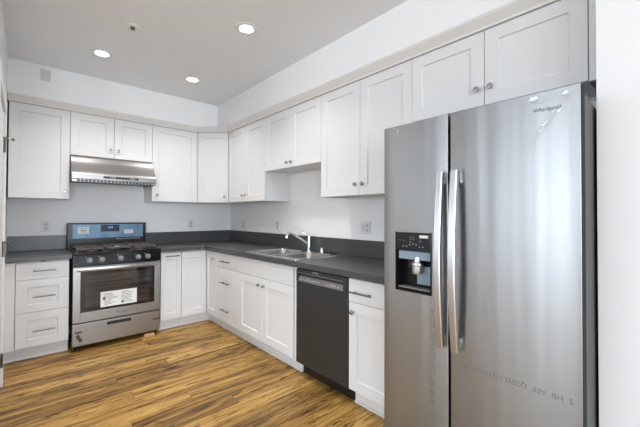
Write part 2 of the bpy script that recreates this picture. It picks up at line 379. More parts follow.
def front(parent, f, depth_shift=0):
    """f = (kind, x0, x1, z0, z1, pull)"""
    kind, x0, x1, z0, z1, pull = f; g = 0.0016
    bm = nb()
    if kind.endswith('flat'): slab(bm, x0+g, x1-g, z0+g, z1-g)
    elif kind == 'narrow_door': shaker(bm, x0+g, x1-g, z0+g, z1-g, rx=0.048, rail=RAIL)
    elif kind == 'drawer': shaker(bm, x0+g, x1-g, z0+g, z1-g, rail=0.068, rx=0.078)
    else: shaker(bm, x0+g, x1-g, z0+g, z1-g)
    nm = 'drawer_front' if 'drawer' in kind else ('panel' if kind == 'flat' else 'door')
    o = obj(nm, bm, M['cab'], parent)
    if pull:
        if pull[0] == 'knob': obj('knob', knob_bm(pull[1], pull[2]), M['knob'], o, 40)
        else: obj('pull_handle', bar_bm(pull[1], pull[2], pull[3]), M['nickel'], o, 40)
    return o
def wall_cab(label, loc, rot, w, z0, fronts, depth=D-0.002):
    t = thing('wall_cabinet', label, 'cabinet', (loc[0], loc[1], 0), rot, 'white shaker wall cabinets')
    bm = nb(); T = 0.016; y0 = 0.0215; z1 = UT-0.001
    box(bm, 0.0008, T, y0, depth, z0, z1); box(bm, w-T, w-0.0008, y0, depth, z0, z1)
    box(bm, T, w-T, y0, depth, z0+0.018, z0+0.034); box(bm, T, w-T, y0, depth, z1-T, z1); box(bm, T, w-T, depth-0.008, depth, z0, z1)
    box(bm, T, w-T, y0, y0+0.018, z0, z0+0.034)
    box(bm, w/2-0.02, w/2+0.02, y0, y0+0.018, z0+0.03, z1-T)
    obj('cabinet_box', bm, M['cab'], t)
    for f in fronts: front(t, f)
    return t
def base_cab(label, loc, rot, w, fronts, depth=B-0.002, left_fill=0, open_top=False):
    t = thing('base_cabinet', label, 'cabinet', (loc[0], loc[1], 0), rot, 'white shaker base cabinets')
    bm = nb(); T = 0.016; y0 = 0.0215; z1 = CB-0.001
    box(bm, 0.0008, T, y0, depth, 0.11, z1); box(bm, w-T, w-0.0008, y0, depth, 0.11, z1); box(bm, T, w-T, y0, depth, 0.11, 0.126)
    box(bm, T, w-T, depth-0.008, depth, 0.126, z1)
    box(bm, T, w-T, y0, y0+0.018, z1-0.03, z1)
    box(bm, T, w-T, y0, y0+0.018, 0.69, 0.71); box(bm, w/2-0.015, w/2+0.015, y0, y0+0.018, 0.12, z1)
    obj('cabinet_box', bm, M['cab'], t)
    bm = nb(); box(bm, 0.0, w, 0.071, 0.086, 0.001, 0.1095); box(bm, 0, w, 0.061, 0.0705, 0.001, 0.018, 0.003); obj('toe_kick', bm, M['cab'], t)
    for f in fronts: front(t, f)
    return t
ROT_R = -PI/2
kz = UB+0.075
# back wall uppers
x = -2.374
wall_cab('tall single-door white wall cabinet at far left, above the left counter', (x, -D), 0, 0.451, UB, [('door', 0, 0.451, UB, UT, ('knob', 0.415, kz))])
wall_cab('short double-door white wall cabinet directly above the range hood', (-1.923, -D), 0, 0.762, 1.888, [('door', 0, 0.381, 1.888, UT, ('knob', 0.345, 1.888+0.085)), ('door', 0.381, 0.762, 1.888, UT, ('knob', 0.417, 1.888+0.085))])
wall_cab('single-door white wall cabinet between the range hood and the diagonal corner cabinet', (-1.161, -D), 0, 0.530, UB, [('door', 0, 0.530, UB, UT, ('knob', 0.05, kz))])
# diagonal corner upper
t = thing('corner_wall_cabinet', 'white wall cabinet with one door set diagonally across the corner', 'cabinet', (-0.631, -D, 0), -PI/4, 'white shaker wall cabinets')
Wd = math.hypot(0.281, 0.281); mt = Matrix.Rotation(-PI/4, 4, 'Z'); mt.translation = Vector((-0.631, -D, 0)); inv = mt.inverted()
bm = nb(); prism(bm, [(-0.003, -0.003), (-0.6295, -0.003), (-0.6295, -0.323), (-0.323, -0.6295), (-0.003, -0.6295)], UB+0.003, UT-0.001); bmesh.ops.transform(bm, matrix=inv, verts=bm.verts)
obj('cabinet_box', bm, M['cab'], t)
front(t, ('door', 0.003, Wd-0.003, UB, UT, ('knob', Wd-0.045, kz)))
# right wall uppers (local x runs toward the camera)
def rw(y): return (-D, y)
wall_cab('tall double-door white wall cabinet right of the diagonal corner cabinet', rw(-0.631), ROT_R, 0.837, UB, [('door', 0, 0.418, UB, UT, ('knob', 0.378, kz)), ('door', 0.418, 0.837, UB, UT, ('knob', 0.458, kz))])
wall_cab('short double-door white wall cabinet above the sink', rw(-1.468), ROT_R, 0.899, 1.747, [('door', 0, 0.4495, 1.747, UT, ('knob', 0.414, 1.747+0.05)), ('door', 0.4495, 0.899, 1.747, UT, ('knob', 0.485, 1.747+0.05))])
wall_cab('tall double-door white wall cabinet between the sink and the refrigerator', rw(-2.367), ROT_R, 0.903, UB, [('door', 0, 0.4465, UB, UT, ('knob', 0.41, kz+0.01)), ('door', 0.4465, 0.903, UB, UT, ('knob', 0.483, kz+0.01))])
fc = wall_cab('short double-door white wall cabinet above the refrigerator', rw(-3.27), ROT_R, 0.922, 1.902, [('door', 0, 0.463, 1.902, UT, ('knob', 0.427, 1.902+0.095)), ('door', 0.463, 0.922, 1.902, UT, ('knob', 0.499, 1.902+0.095))])
bm = nb(); box(bm, 0.9235, 0.967, 0.006, 0.03, 1.902, UT-0.001); obj('filler_strip', bm, M['cab'], fc)

# base cabinets, back wall
t = base_cab('white three-drawer base cabinet left of the range', (-2.311, -B), 0, 0.372, [
    ('drawer_flat', 0, 0.372, 0.708, 0.860, ('bar', 0.115, 0.275, 0.785)), ('drawer', 0, 0.372, 0.420, 0.708, ('bar', 0.115, 0.272, 0.557)), ('drawer', 0, 0.372, 0.115, 0.420, ('bar', 0.115, 0.272, 0.257))])
bm = nb(); box(bm, -0.072, -0.002, 0.004, 0.024, 0.11, 0.865); box(bm, -0.072, -0.001, 0.071, 0.086, 0.001, 0.1095); box(bm, -0.072, -0.001, 0.061, 0.0705, 0.001, 0.018, 0.003); obj('filler_strip', bm, M['cab'], t)
base_cab('narrow white base cabinet with a bar pull right of the range', (-1.137, -B), 0, 0.222, [('narrow_door', 0, 0.222, 0.115, 0.860, ('bar', 0.04, 0.195, 0.823))])
# corner base
t = thing('corner_base_cabinet', 'white corner base cabinet with folding doors meeting at the inside corner', 'cabinet', (-0.913, -B, 0), 0, 'white shaker base cabinets')
off = Vector((0.913, B, 0))
bm = nb(); box(bm, -0.9125, -0.003, -0.5985, -0.003, 0.11, CB-0.001); box(bm, -0.5985, -0.003, -0.898, -0.5985, 0.11, CB-0.001); bmesh.ops.translate(bm, vec=off, verts=bm.verts)
obj('cabinet_box', bm, M['cab'], t)
bm = nb(); box(bm, -0.9125, -0.535, -0.55, -0.535, 0.001, 0.1095); box(bm, -0.55, -0.535, -0.898, -0.55, 0.001, 0.1095)
box(bm, -0.9125, -0.55, -0.56, -0.5505, 0.001, 0.018, 0.003); box(bm, -0.56, -0.5505, -0.898, -0.56, 0.001, 0.018, 0.003); bmesh.ops.translate(bm, vec=off, verts=bm.verts)
obj('toe_kick', bm, M['cab'], t)
front(t, ('narrow_door', 0, 0.290, 0.115, 0.860, None))
bm = nb(); shaker(bm, 0.0016, 0.272, 0.1166, 0.8584, rx=0.048); bmesh.ops.transform(bm, matrix=Matrix.Translation(Vector((0.292, 0, 0))-Vector((0, 0.006, 0)))@Matrix.Rotation(ROT_R, 4, 'Z'), verts=bm.verts)
dr = obj('door', bm, M['cab'], t)
bm = knob_bm(0.19, 0.775); bmesh.ops.transform(bm, matrix=Matrix.Translation((0.292, -0.006, 0))@Matrix.Rotation(ROT_R, 4, 'Z'), verts=bm.verts); obj('knob', bm, M['knob'], dr, 40)
# right wall bases
def rb(y): return (-B, y)
base_cab('white three-drawer base cabinet between the corner and the sink cabinet', rb(-0.900), ROT_R, 0.516, [
    ('drawer_flat', 0, 0.516, 0.699, 0.860, ('bar', 0.15, 0.34, 0.777)), ('drawer_flat', 0, 0.516, 0.405, 0.699, ('bar', 0.15, 0.34, 0.545)), ('drawer_flat', 0, 0.516, 0.115, 0.405, ('bar', 0.15, 0.34, 0.250))])
t = base_cab('white double-door base cabinet under the sink', rb(-1.416), ROT_R, 0.916, [
    ('flat', 0, 0.446, 0.702, 0.860, None), ('flat', 0.446, 0.916, 0.702, 0.860, None), ('door', 0, 0.446, 0.115, 0.702, ('knob', 0.405, 0.635)), ('door', 0.446, 0.916, 0.115, 0.702, ('knob', 0.487, 0.635))])
bm = nb(); box(bm, 0.917, 0.928, 0.016, 0.06, 0.11, 0.865); box(bm, 0.930, 0.958, 0.006, 0.60, 0.11, 0.865); box(bm, 0.917, 0.958, 0.071, 0.086, 0.001, 0.1095); box(bm, 0.917, 0.958, 0.061, 0.0705, 0.001, 0.018, 0.003); obj('filler_strip', bm, M['cab'], t)
base_cab('narrow white base cabinet with drawer and door beside the refrigerator', rb(-2.952), ROT_R, 0.392, [
    ('drawer_flat', 0, 0.392, 0.704, 0.860, ('bar', 0.035, 0.215, 0.775)), ('door', 0, 0.392, 0.115, 0.704, ('knob', 0.045, 0.640))])

# ------------------------------------------------------------------ countertops
def plate(bm, pts, hole, z0, z1):
    """slab with an outline and an optional rectangular hole"""
    loops = [pts] + ([hole] if hole else [])
    for z in (z0, z1):
        es = []
        for lp in loops:
            vs = [bm.verts.new((x, y, z)) for x, y in lp]
            es += [bm.edges.new((vs[i], vs[(i+1) % len(vs)])) for i in range(len(vs))]
        bmesh.ops.triangle_fill(bm, edges=es, use_beauty=True)
    for lp in loops:
        for i in range(len(lp)):
            (xa, ya), (xb, yb) = lp[i], lp[(i+1) % len(lp)]
            bm.faces.new([bm.verts.new(c) for c in ((xa, ya, z0), (xb, yb, z0), (xb, yb, z1), (xa, ya, z1))])
    bmesh.ops.remove_doubles(bm, verts=bm.verts[:], dist=1e-5)
bm = nb(); box(bm, XL+0.002, -1.9215, -B-0.03, -0.001, CB, CT, 0.004)
ctl = obj('countertop', bm, M['counter']); tag(ctl, 'short charcoal countertop left of the range', 'countertop', 'charcoal countertops')
bm = nb(); box(bm, XL+0.002, -1.9215, -0.020, -0.001, CT+0.0005, 1.064, 0.002); obj('backsplash', bm, M['counter'], ctl)
SX0, SX1, SY0, SY1 = -0.545, -0.085, -2.33, -1.51      # sink cut-out
r = 0.05
outl = [(-1.142, -0.001), (-1.142, -B-0.03)]
for k_ in range(5):
    a = PI/2*k_/4; outl.append((-B-0.03-r+r*math.sin(a), -B-0.03-r+r*math.cos(a)))
outl += [(-B-0.03, -3.345), (-0.001, -3.345), (-0.001, -0.001)]
bm = nb(); plate(bm, outl, [(SX0, SY0), (SX1, SY0), (SX1, SY1), (SX0, SY1)], CB, CT)
ctr = obj('countertop', bm, M['counter']); tag(ctr, 'long L-shaped charcoal countertop holding the sink', 'countertop', 'charcoal countertops')
bm = nb(); box(bm, -1.142, -0.001, -0.020, -0.001, CT+0.0005, 1.064, 0.002); box(bm, -0.020, -0.001, -3.345, -0.020, CT+0.0005, 1.064, 0.002); obj('backsplash', bm, M['counter'], ctr)

# ------------------------------------------------------------------ sink
def rrect(cx, cy, hx, hy, r, n=5):
    pts = []
    for sx_, sy_, a0 in ((1, 1, 0), (-1, 1, PI/2), (-1, -1, PI), (1, -1, 3*PI/2)):
        for k_ in range(n+1):
            a = a0+PI/2*k_/n; pts.append((cx+sx_*(hx-r)+r*math.cos(a), cy+sy_*(hy-r)+r*math.sin(a)))
    return pts
sink = thing('double_bowl_sink', 'stainless steel double-bowl drop-in sink in the long countertop', 'sink', (-0.32, -1.92, CT))
so = Vector((0.32, 1.92, -CT))
bm = nb(); zr = CT+0.006
bowls = [(-0.335, -1.710, 0.195, 0.182), (-0.335, -2.130, 0.195, 0.182)]
es = []; outer = [bm.verts.new((x_, y_, zr)) for x_, y_ in rrect(-0.32, -1.92, 0.273, 0.435, 0.03)]
es += [bm.edges.new((outer[i], outer[(i+1) % len(outer)])) for i in range(len(outer))]
tops = []
for cx_, cy_, hx_, hy_ in bowls:
    vs = [bm.verts.new((x_, y_, zr)) for x_, y_ in rrect(cx_, cy_, hx_, hy_, 0.06)]; tops.append(vs)
    es += [bm.edges.new((vs[i], vs[(i+1) % len(vs)])) for i in range(len(vs))]
bmesh.ops.triangle_fill(bm, edges=es, use_beauty=True)
low = [bm.verts.new((x_, y_, CT+0.0005)) for x_, y_ in rrect(-0.32, -1.92, 0.279, 0.441, 0.033)]
for i in range(len(outer)): bm.faces.new((outer[i], outer[(i+1) % len(outer)], low[(i+1) % len(low)], low[i]))
bmesh.ops.translate(bm, vec=so, verts=bm.verts); obj('rim', bm, M['steel_sink'], sink, 30)
for cx_, cy_, hx_, hy_ in bowls:
    bm = nb(); prev = None
    for ins, z_, rr_ in ((0, zr, 0.06), (0.004, zr-0.008, 0.058), (0.010, CT-0.10, 0.055), (0.016, CT-0.155, 0.055), (0.040, CT-0.180, 0.045), (0.13, CT-0.186, 0.02)):
        ring = [bm.verts.new((x_, y_, z_)) for x_, y_ in rrect(cx_, cy_, hx_-ins, hy_-ins, rr_)]
        if prev:
            for i in range(len(ring)): bm.faces.new((prev[i], prev[(i+1) % len(ring)], ring[(i+1) % len(ring)], ring[i]))
        prev = ring
    bm.faces.new(prev); bmesh.ops.translate(bm, vec=so, verts=bm.verts); bw = obj('bowl', bm, M['steel_sink'], sink, 40)
    c = nb(); lathe(c, [(0.045, 0), (0.045, 0.003), (0.03, 0.003), (0.028, -0.004), (0, -0.004)], (cx_, cy_, CT-0.185), (0,0,1), 20); bmesh.ops.translate(c, vec=so, verts=c.verts); obj('drain', c, M['chrome'], bw, 40)
# faucet
fa = thing('faucet', 'chrome single-lever pull-out faucet behind the sink', 'faucet', (-0.070, -1.880, zr))
bm = nb(); lathe(bm, [(0, 0), (0.026, 0), (0.026, 0.006), (0.018, 0.012), (0.0165, 0.138), (0.016, 0.146), (0, 0.148)], (0,0,0.0005), n=24); obj('body', bm, M['chrome'], fa, 40)
bm = nb(); tube(bm, [(-0.012, 0.002, 0.070), (-0.07, 0.018, 0.108), (-0.145, 0.036, 0.155), (-0.185, 0.046, 0.178), (-0.212, 0.053, 0.180), (-0.234, 0.058, 0.162), (-0.238, 0.059, 0.138)], [0.012, 0.0115, 0.011, 0.013, 0.017, 0.019, 0.019], 16, 4); obj('spout', bm, M['chrome'], fa, 50)
bm = nb(); lathe(bm, [(0, 0), (0.017, 0), (0.014, 0.014), (0.0, 0.018)], (0, 0, 0.1485)); tube(bm, [(0, 0, 0.158), (-0.03, 0.035, 0.178), (-0.05, 0.075, 0.198)], [0.008, 0.007, 0.0055], 10, 3); obj('lever', bm, M['chrome'], fa, 50)
ag = thing('air_gap_cap', 'small chrome air-gap cap on the sink rim right of the faucet', 'cap', (-0.075, -2.085, zr))
bm = nb(); lathe(bm, [(0, 0), (0.022, 0), (0.022, 0.004), (0.018, 0.006), (0.018, 0.038), (0.014, 0.045), (0, 0.047)], (0,0,0.0005), n=20); obj('cap', bm, M['chrome'], ag, 40)
bm = nb(); lathe(bm, [(0, 0), (0.042, 0), (0.042, 0.006), (0.030, 0.010), (0.012, 0.012), (0.010, 0.022), (0, 0.024)], (-0.095, -2.235, zr+0.0005), n=24)
st = obj('drain_stopper', bm, M['rubber'], None, 40); tag(st, 'black rubber drain stopper lying at the right end of the sink rim', 'stopper')

# ------------------------------------------------------------------ range
RX = -1.5385
rg = thing('gas_range', 'stainless steel and black gas range between the left drawers and corner cabinets', 'range', (RX, -0.35, 0))
def ro(bm): bmesh.ops.translate(bm, vec=Vector((-RX, 0.35, 0)), verts=bm.verts); return bm
x0, x1 = -1.9195, -1.1575
bm = nb(); box(bm, x0, x1, -0.635, -0.03, 0.05, 0.90, 0.003); obj('body', ro(bm), M['blackgloss'], rg)
bm = nb(); box(bm, x0-0.001, x1+0.001, -0.672, -0.03, 0.901, 0.922, 0.006, 3); obj('cooktop', ro(bm), M['blackgloss'], rg)
# control panel (sloped)
bm = nb(); prism(bm, [(-0.655, 0.80), (-0.690, 0.803), (-0.676, 0.892), (-0.672, 0.9005), (-0.636, 0.9005), (-0.636, 0.80)], x0, x1, 'x'); cp = obj('control_panel', ro(bm), M['blackgloss'], rg)
for kx in (-1.792, -1.690, -1.532, -1.373, -1.284):
    bm = nb(); o_ = (kx, -0.684, 0.847); ax = (0, -0.988, 0.155)
    lathe(bm, [(0, 0), (0.026, 0), (0.026, 0.004), (0.020, 0.008), (0.018, 0.026), (0.015, 0.030), (0, 0.030)], o_, ax, 24); box(bm, kx-0.004, kx+0.004, -0.722, -0.708, 0.832, 0.872, 0.002)
    kb = obj('knob', ro(bm), M['greyplastic'], cp, 40)
    c = nb(); box(c, kx-0.03, kx-0.022, -0.6835, -0.681, 0.876, 0.8795); obj('marking', ro(c), M['paper'], kb)
# oven door
bm = nb(); g0, g1, g2, g3 = x0+0.062, x1-0.058, 0.360, 0.745
box(bm, x0+0.002, g0, -0.682, -0.640, 0.268, 0.790, 0.004); box(bm, g1, x1-0.002, -0.682, -0.640, 0.268, 0.790, 0.004)
box(bm, g0-0.001, g1+0.001, -0.682, -0.640, 0.268, g2, 0.003); box(bm, g0-0.001, g1+0.001, -0.682, -0.640, g3, 0.790, 0.003)
dr = obj('oven_door', ro(bm), M['steel'], rg)
bm = nb(); box(bm, g0, g1, -0.6805, -0.645, g2, g3); gl = obj('glass', ro(bm), M['glass_oven'], dr)
bm = nb(); box(bm, -1.825, -1.262, -0.6815, -0.6806, 0.395, 0.705, 0.0); obj('inner_window', ro(bm), M['glass_inner'], dr)
bm = nb(); hp = []
for k_ in range(13):
    s = k_/12; hp.append((x0+0.04+(x1-x0-0.08)*s, -0.705-0.022*math.sin(PI*s), 0.766))
for i in range(12):
    (xa, ya, z_), (xb, yb, _) = hp[i], hp[i+1]
    vs = [bm.verts.new(c) for c in ((xa, ya, z_-0.019), (xb, yb, z_-0.019), (xb, yb-0.006, z_), (xa, ya-0.006, z_), (xa, ya, z_+0.019), (xb, yb, z_+0.019), (xa, ya+0.012, z_-0.019), (xb, yb+0.012, z_-0.019), (xa, ya+0.012, z_+0.019), (xb, yb+0.012, z_+0.019))]
    for q_ in ((0,1,2,3), (3,2,5,4), (0,6,7,1), (4,5,9,8), (6,8,9,7)): bm.faces.new([vs[j] for j in q_])
bmesh.ops.remove_doubles(bm, verts=bm.verts[:], dist=1e-5)
for xx in (x0+0.052, x1-0.052): box(bm, xx-0.016, xx+0.016, -0.706, -0.6822, 0.750, 0.782, 0.003)
obj('handle', ro(bm), M['steel'], dr, 40)
lb = nb(); box(lb, -1.700, -1.385, -0.6835, -0.6818, 0.386, 0.532); lab = obj('instruction_label', ro(lb), M['paper'], dr)
c = nb()
rnd = random.Random(3)
for col in range(2):
    for rw_ in range(9):
        xa = -1.675+col*0.150; w_ = 0.06+0.05*rnd.random(); z_ = 0.512-rw_*0.0130
        if rw_ in (3, 4) and col == 0: xa += 0.03
        box(c, xa, xa+w_, -0.6842, -0.6836, z_-0.0016, z_+0.0016)
box(c, -1.682, -1.658, -0.6842, -0.6836, 0.455, 0.478); box(c, -1.520, -1.505, -0.6842, -0.6836, 0.400, 0.425)
obj('print', ro(c), M['ink'], lab)
bm = place_text(text_bm('Whirlpool', 0.026), (-1.515, -0.6826, 0.313), (1, 0, 0), (0, 0, 1)); obj('brand_lettering', ro(bm), M['ink'], dr)
# storage drawer
bm = nb(); box(bm, x0+0.002, x1-0.002, -0.680, -0.640, 0.052, 0.256, 0.004); dw_ = obj('storage_drawer', ro(bm), M['steel'], rg)
bm = nb(); box(bm, -1.645, -1.435, -0.6825, -0.6802, 0.205, 0.232, 0.0); box(bm, -1.640, -1.44, -0.690, -0.6802, 0.228, 0.236, 0.002); obj('recessed_pull', ro(bm), M['black'], dw_)
bm = nb(); v4 = [bm.verts.new(c) for c in ((-1.895, -0.6816, 0.150), (-1.862, -0.6816, 0.085), (-1.836, -0.6816, 0.098), (-1.873, -0.6816, 0.168))]; bm.faces.new(v4); box(bm, -1.900, -1.842, -0.6822, -0.6806, 0.172, 0.190); obj('packing_tape', ro(bm), M['tape'], dw_)
bm = nb(); box(bm, -1.232, -1.162, -0.6822, -0.6806, 0.166, 0.181); obj('packing_tape', ro(bm), M['tape'], dw_)
for fx_, fy_ in ((x0+0.045, -0.62), (x1-0.045, -0.62), (x0+0.045, -0.08), (x1-0.045, -0.08)):
    bm = nb(); lathe(bm, [(0, 0.001), (0.022, 0.001), (0.022, 0.018), (0.010, 0.022), (0.010, 0.05), (0, 0.05)], (fx_, fy_, 0), n=16); obj('foot', ro(bm), M['black'], rg, 40)
bm = nb(); box(bm, -1.310, -1.215, -0.690, -0.642, 0.001, 0.030, 0.002); o_ = obj('cardboard_block', bm, M['cardboard']); tag(o_, 'small tan cardboard block under the front of the range', 'block')
# backguard
bm = nb(); box(bm, x0, x1, -0.095, -0.03, 0.923, 1.192, 0.008, 3); bg = obj('backguard', ro(bm), M['black'], rg, 40)
bm = nb(); box(bm, -1.872, -1.192, -0.0985, -0.0955, 1.025, 1.175, 0.001); pn = obj('film_covered_panel', ro(bm), M['blue_film'], bg); tag(pn, 'steel panel under blue protective film')
bm = nb(); box(bm, -1.617, -1.437, -0.1005, -0.0986, 1.094, 1.167, 0.001); dp = obj('display', ro(bm), M['blackgloss'], bg)
bm = place_text(text_bm('12:00', 0.026), (-1.530, -0.1012, 1.140), (1, 0, 0), (0, 0, 1)); obj('digits', ro(bm), M['display'], dp)
bm = nb()
for ks, mz in ((range(10), 1.108), ((0, 1), 1.138), ((7, 8, 9), 1.138)):
    bm = nb()
    for k_ in ks: box(bm, -1.600+0.017*k_, -1.591+0.017*k_, -0.1011, -0.1006, mz, mz+0.004)
    obj('button_row', ro(bm), M['greyplastic'], dp)
bm = nb(); box(bm, -1.828, -1.727, -0.0997, -0.0987, 1.074, 1.148); l1 = obj('sticker', ro(bm), M['paper'], bg)
c = nb()
for k_ in range(3): box(c, -1.812+0.006*k_, -1.742-0.004*k_, -0.1003, -0.0998, 1.126-0.016*k_, 1.131-0.016*k_)
obj('print', ro(c), M['ink'], l1)
bm = nb(); box(bm, -1.388, -1.297, -0.0997, -0.0987, 1.066, 1.112); l2 = obj('sticker', ro(bm), M['plate'], bg)
c = nb(); box(c, -1.378, -1.307, -0.1003, -0.0998, 1.092, 1.096); box(c, -1.378, -1.327, -0.1003, -0.0998, 1.080, 1.083); obj('print', ro(c), M['ink'], l2)
bm = nb(); box(bm, -1.47, -1.22, -0.0975, -0.0952, 1.004, 1.012); obj('lower_trim', ro(bm), M['greyplastic'], bg)
# burners and grates
for bx_, by_, br in ((-1.76, -0.50, 0.045), (-1.76, -0.22, 0.035), (-1.5385, -0.36, 0.05), (-1.32, -0.50, 0.045), (-1.32, -0.22, 0.035)):
    bm = nb(); lathe(bm, [(0, 0.9225), (br+0.012, 0.9225), (br+0.010, 0.930), (br, 0.932), (br, 0.940), (br-0.006, 0.943), (0, 0.944)], (bx_, by_, 0), n=24); obj('burner', ro(bm), M['iron'], rg, 40)
for ga, gb in ((-1.895, -1.660), (-1.655, -1.422), (-1.417, -1.182)):
    bm = nb(); ya, yb = -0.645, -0.115; t_ = 0.012; zt0, zt1 = 0.946, 0.962
    for xx in (ga, gb-t_): box(bm, xx, xx+t_, ya, yb, zt0, zt1, 0.002)
    for yy in (ya, (ya+yb)/2-t_/2, yb-t_): box(bm, ga, gb, yy, yy+t_, zt0, zt1, 0.002)
    cx_ = (ga+gb)/2; box(bm, cx_-0.006, cx_+0.006, ya, yb, zt0, zt1, 0.002)
    for yy in (ya+0.13, yb-0.14): box(bm, ga, gb, yy-0.006, yy+0.006, zt0, zt1, 0.002)
    for xx in (ga+0.004, gb-0.014):
        for yy in (ya+0.004, yb-0.014): box(bm, xx, xx+0.01, yy, yy+0.01, 0.9225, zt0)
    obj('grate', ro(bm), M['iron'], rg)
bm = nb(); box(bm, -1.575, -1.53, -0.62, -0.585, 0.9625, 0.9635); obj('tag', ro(bm), M['paper'], rg)

# ------------------------------------------------------------------ range hood
hd = thing('range_hood', 'stainless steel under-cabinet range hood above the range', 'range hood', (RX, -0.25, 1.62))
def ho(bm): bmesh.ops.translate(bm, vec=Vector((-RX, 0.25, -1.62)), verts=bm.verts); return bm
hx0, hx1 = -1.918, -1.158
prof_ = [(-0.002, 1.884), (-0.345, 1.884), (-0.362, 1.878)]
for k_ in range(7):
    s = k_/6; prof_.append((-0.375-0.120*s**1.3, 1.860-0.160*s))
prof_ += [(-0.500, 1.692), (-0.500, 1.640), (-0.488, 1.634), (-0.002, 1.634)]
bm = nb(); prism(bm, prof_, hx0, hx1, 'x'); obj('hood_shell', ho(bm), M['steel_hood'], hd, 30)
bm = nb(); box(bm, hx0+0.004, hx1-0.004, -0.492, -0.487, 1.612, 1.634); box(bm, hx0+0.004, hx0+0.010, -0.487, -0.01, 1.612, 1.634); box(bm, hx1-0.010, hx1-0.004, -0.487, -0.01, 1.612, 1.634)
for k_ in range(22): 
    xx = hx0+0.03+k_*0.0325; box(bm, xx, xx+0.009, -0.500, -0.4925, 1.613, 1.632, 0.001)
obj('filter_grille', ho(bm), M['steel'], hd)
bm = nb(); box(bm, hx0+0.010, hx1-0.010, -0.486, -0.02, 1.6325, 1.6337); box(bm, hx0+0.03, hx1-0.03, -0.4935, -0.4921, 1.613, 1.632); obj('underside', ho(bm), M['black'], hd)
bm = nb(); box(bm, -1.66, -1.335, -0.5025, -0.4995, 1.655, 1.678, 0.0); sw = obj('switch_panel', ho(bm), M['black'], hd)
for xx in (-1.60, -1.42):
    bm = nb(); box(bm, xx, xx+0.05, -0.5045, -0.5026, 1.660, 1.673, 0.0008); obj('rocker_switch', ho(bm), M['greyplastic'], sw)

# ------------------------------------------------------------------ dishwasher
dwt = thing('dishwasher', 'dark stainless steel dishwasher between the sink cabinet and the narrow cabinet', 'dishwasher', (-B, -2.378, 0), ROT_R)
W_ = 0.571
bm = nb(); box(bm, 0.006, W_-0.006, 0.026, 0.58, 0.115, 0.862); obj('tub', bm, M['black'], dwt)
bm = nb(); box(bm, 0.003, W_-0.003, -0.004, 0.025, 0.112, 0.765, 0.004); box(bm, 0.003, W_-0.003, -0.004, 0.025, 0.836, 0.858, 0.003); box(bm, 0.003, 0.030, -0.004, 0.025, 0.764, 0.838); box(bm, W_-0.046, W_-0.003, -0.004, 0.025, 0.764, 0.838); box(bm, 0.02, W_-0.02, 0.018, 0.025, 0.764, 0.838)
dd = obj('door', bm, M['dw'], dwt)
bm = nb(); box(bm, 0.030, W_-0.046, -0.007, 0.004, 0.824, 0.833, 0.002); obj('pocket_handle', bm, M['steel'], dd)
bm = nb(); v4 = [bm.verts.new(c) for c in ((0.030, -0.006, 0.762), (W_-0.046, -0.006, 0.762), (W_-0.046, 0.008, 0.802), (0.030, 0.008, 0.802), (0.030, 0.0175, 0.762), (W_-0.046, 0.0175, 0.762), (W_-0.046, 0.0175, 0.802), (0.030, 0.0175, 0.802))]
for q_ in ((0,1,2,3), (4,7,6,5), (0,3,7,4), (1,5,6,2), (3,2,6,7), (0,4,5,1)): bm.faces.new([v4[j] for j in q_])
cpn = obj('control_strip', bm, M['dw_strip'], dd)
bm = nb(); rnd = random.Random(5)
for k_ in range(15):
    xx = 0.05+k_*0.030
    if k_ == 8: obj('button_row', bm, M['plate'], cpn); bm = nb()
    if k_ in (8, 9): continue
    zz = 0.775+0.004*(k_ % 2); yy = -0.006+0.014*(zz-0.762)/0.040
    box(bm, xx, xx+0.010+0.006*rnd.random(), yy-0.0015, yy+0.001, zz, zz+0.005)
    if k_ % 3 == 0: box(bm, xx, xx+0.008, yy+0.0015, yy+0.005, zz+0.011, zz+0.014)
obj('button_row', bm, M['plate'], cpn)
bm = place_text(text_bm('Whirlpool', 0.016), (0.235, -0.0045, 0.8475), (1, 0, 0), (0, 0, 1)); obj('brand_lettering', bm, M['plate'], dd)
bm = nb(); box(bm, 0.006, W_-0.006, 0.075, 0.095, 0.001, 0.111); obj('toe_panel', bm, M['black'], dwt)

# ------------------------------------------------------------------ refrigerator (front faces -x)
FX = -0.77; FY0 = -3.359; FYM = -3.737; FY1 = -4.235; FZ0 = 0.100; FZ1 = 1.766
fr = thing('refrigerator', 'stainless steel side-by-side refrigerator with ice and water dispenser', 'refrigerator', (FX, FY0, 0), ROT_R)
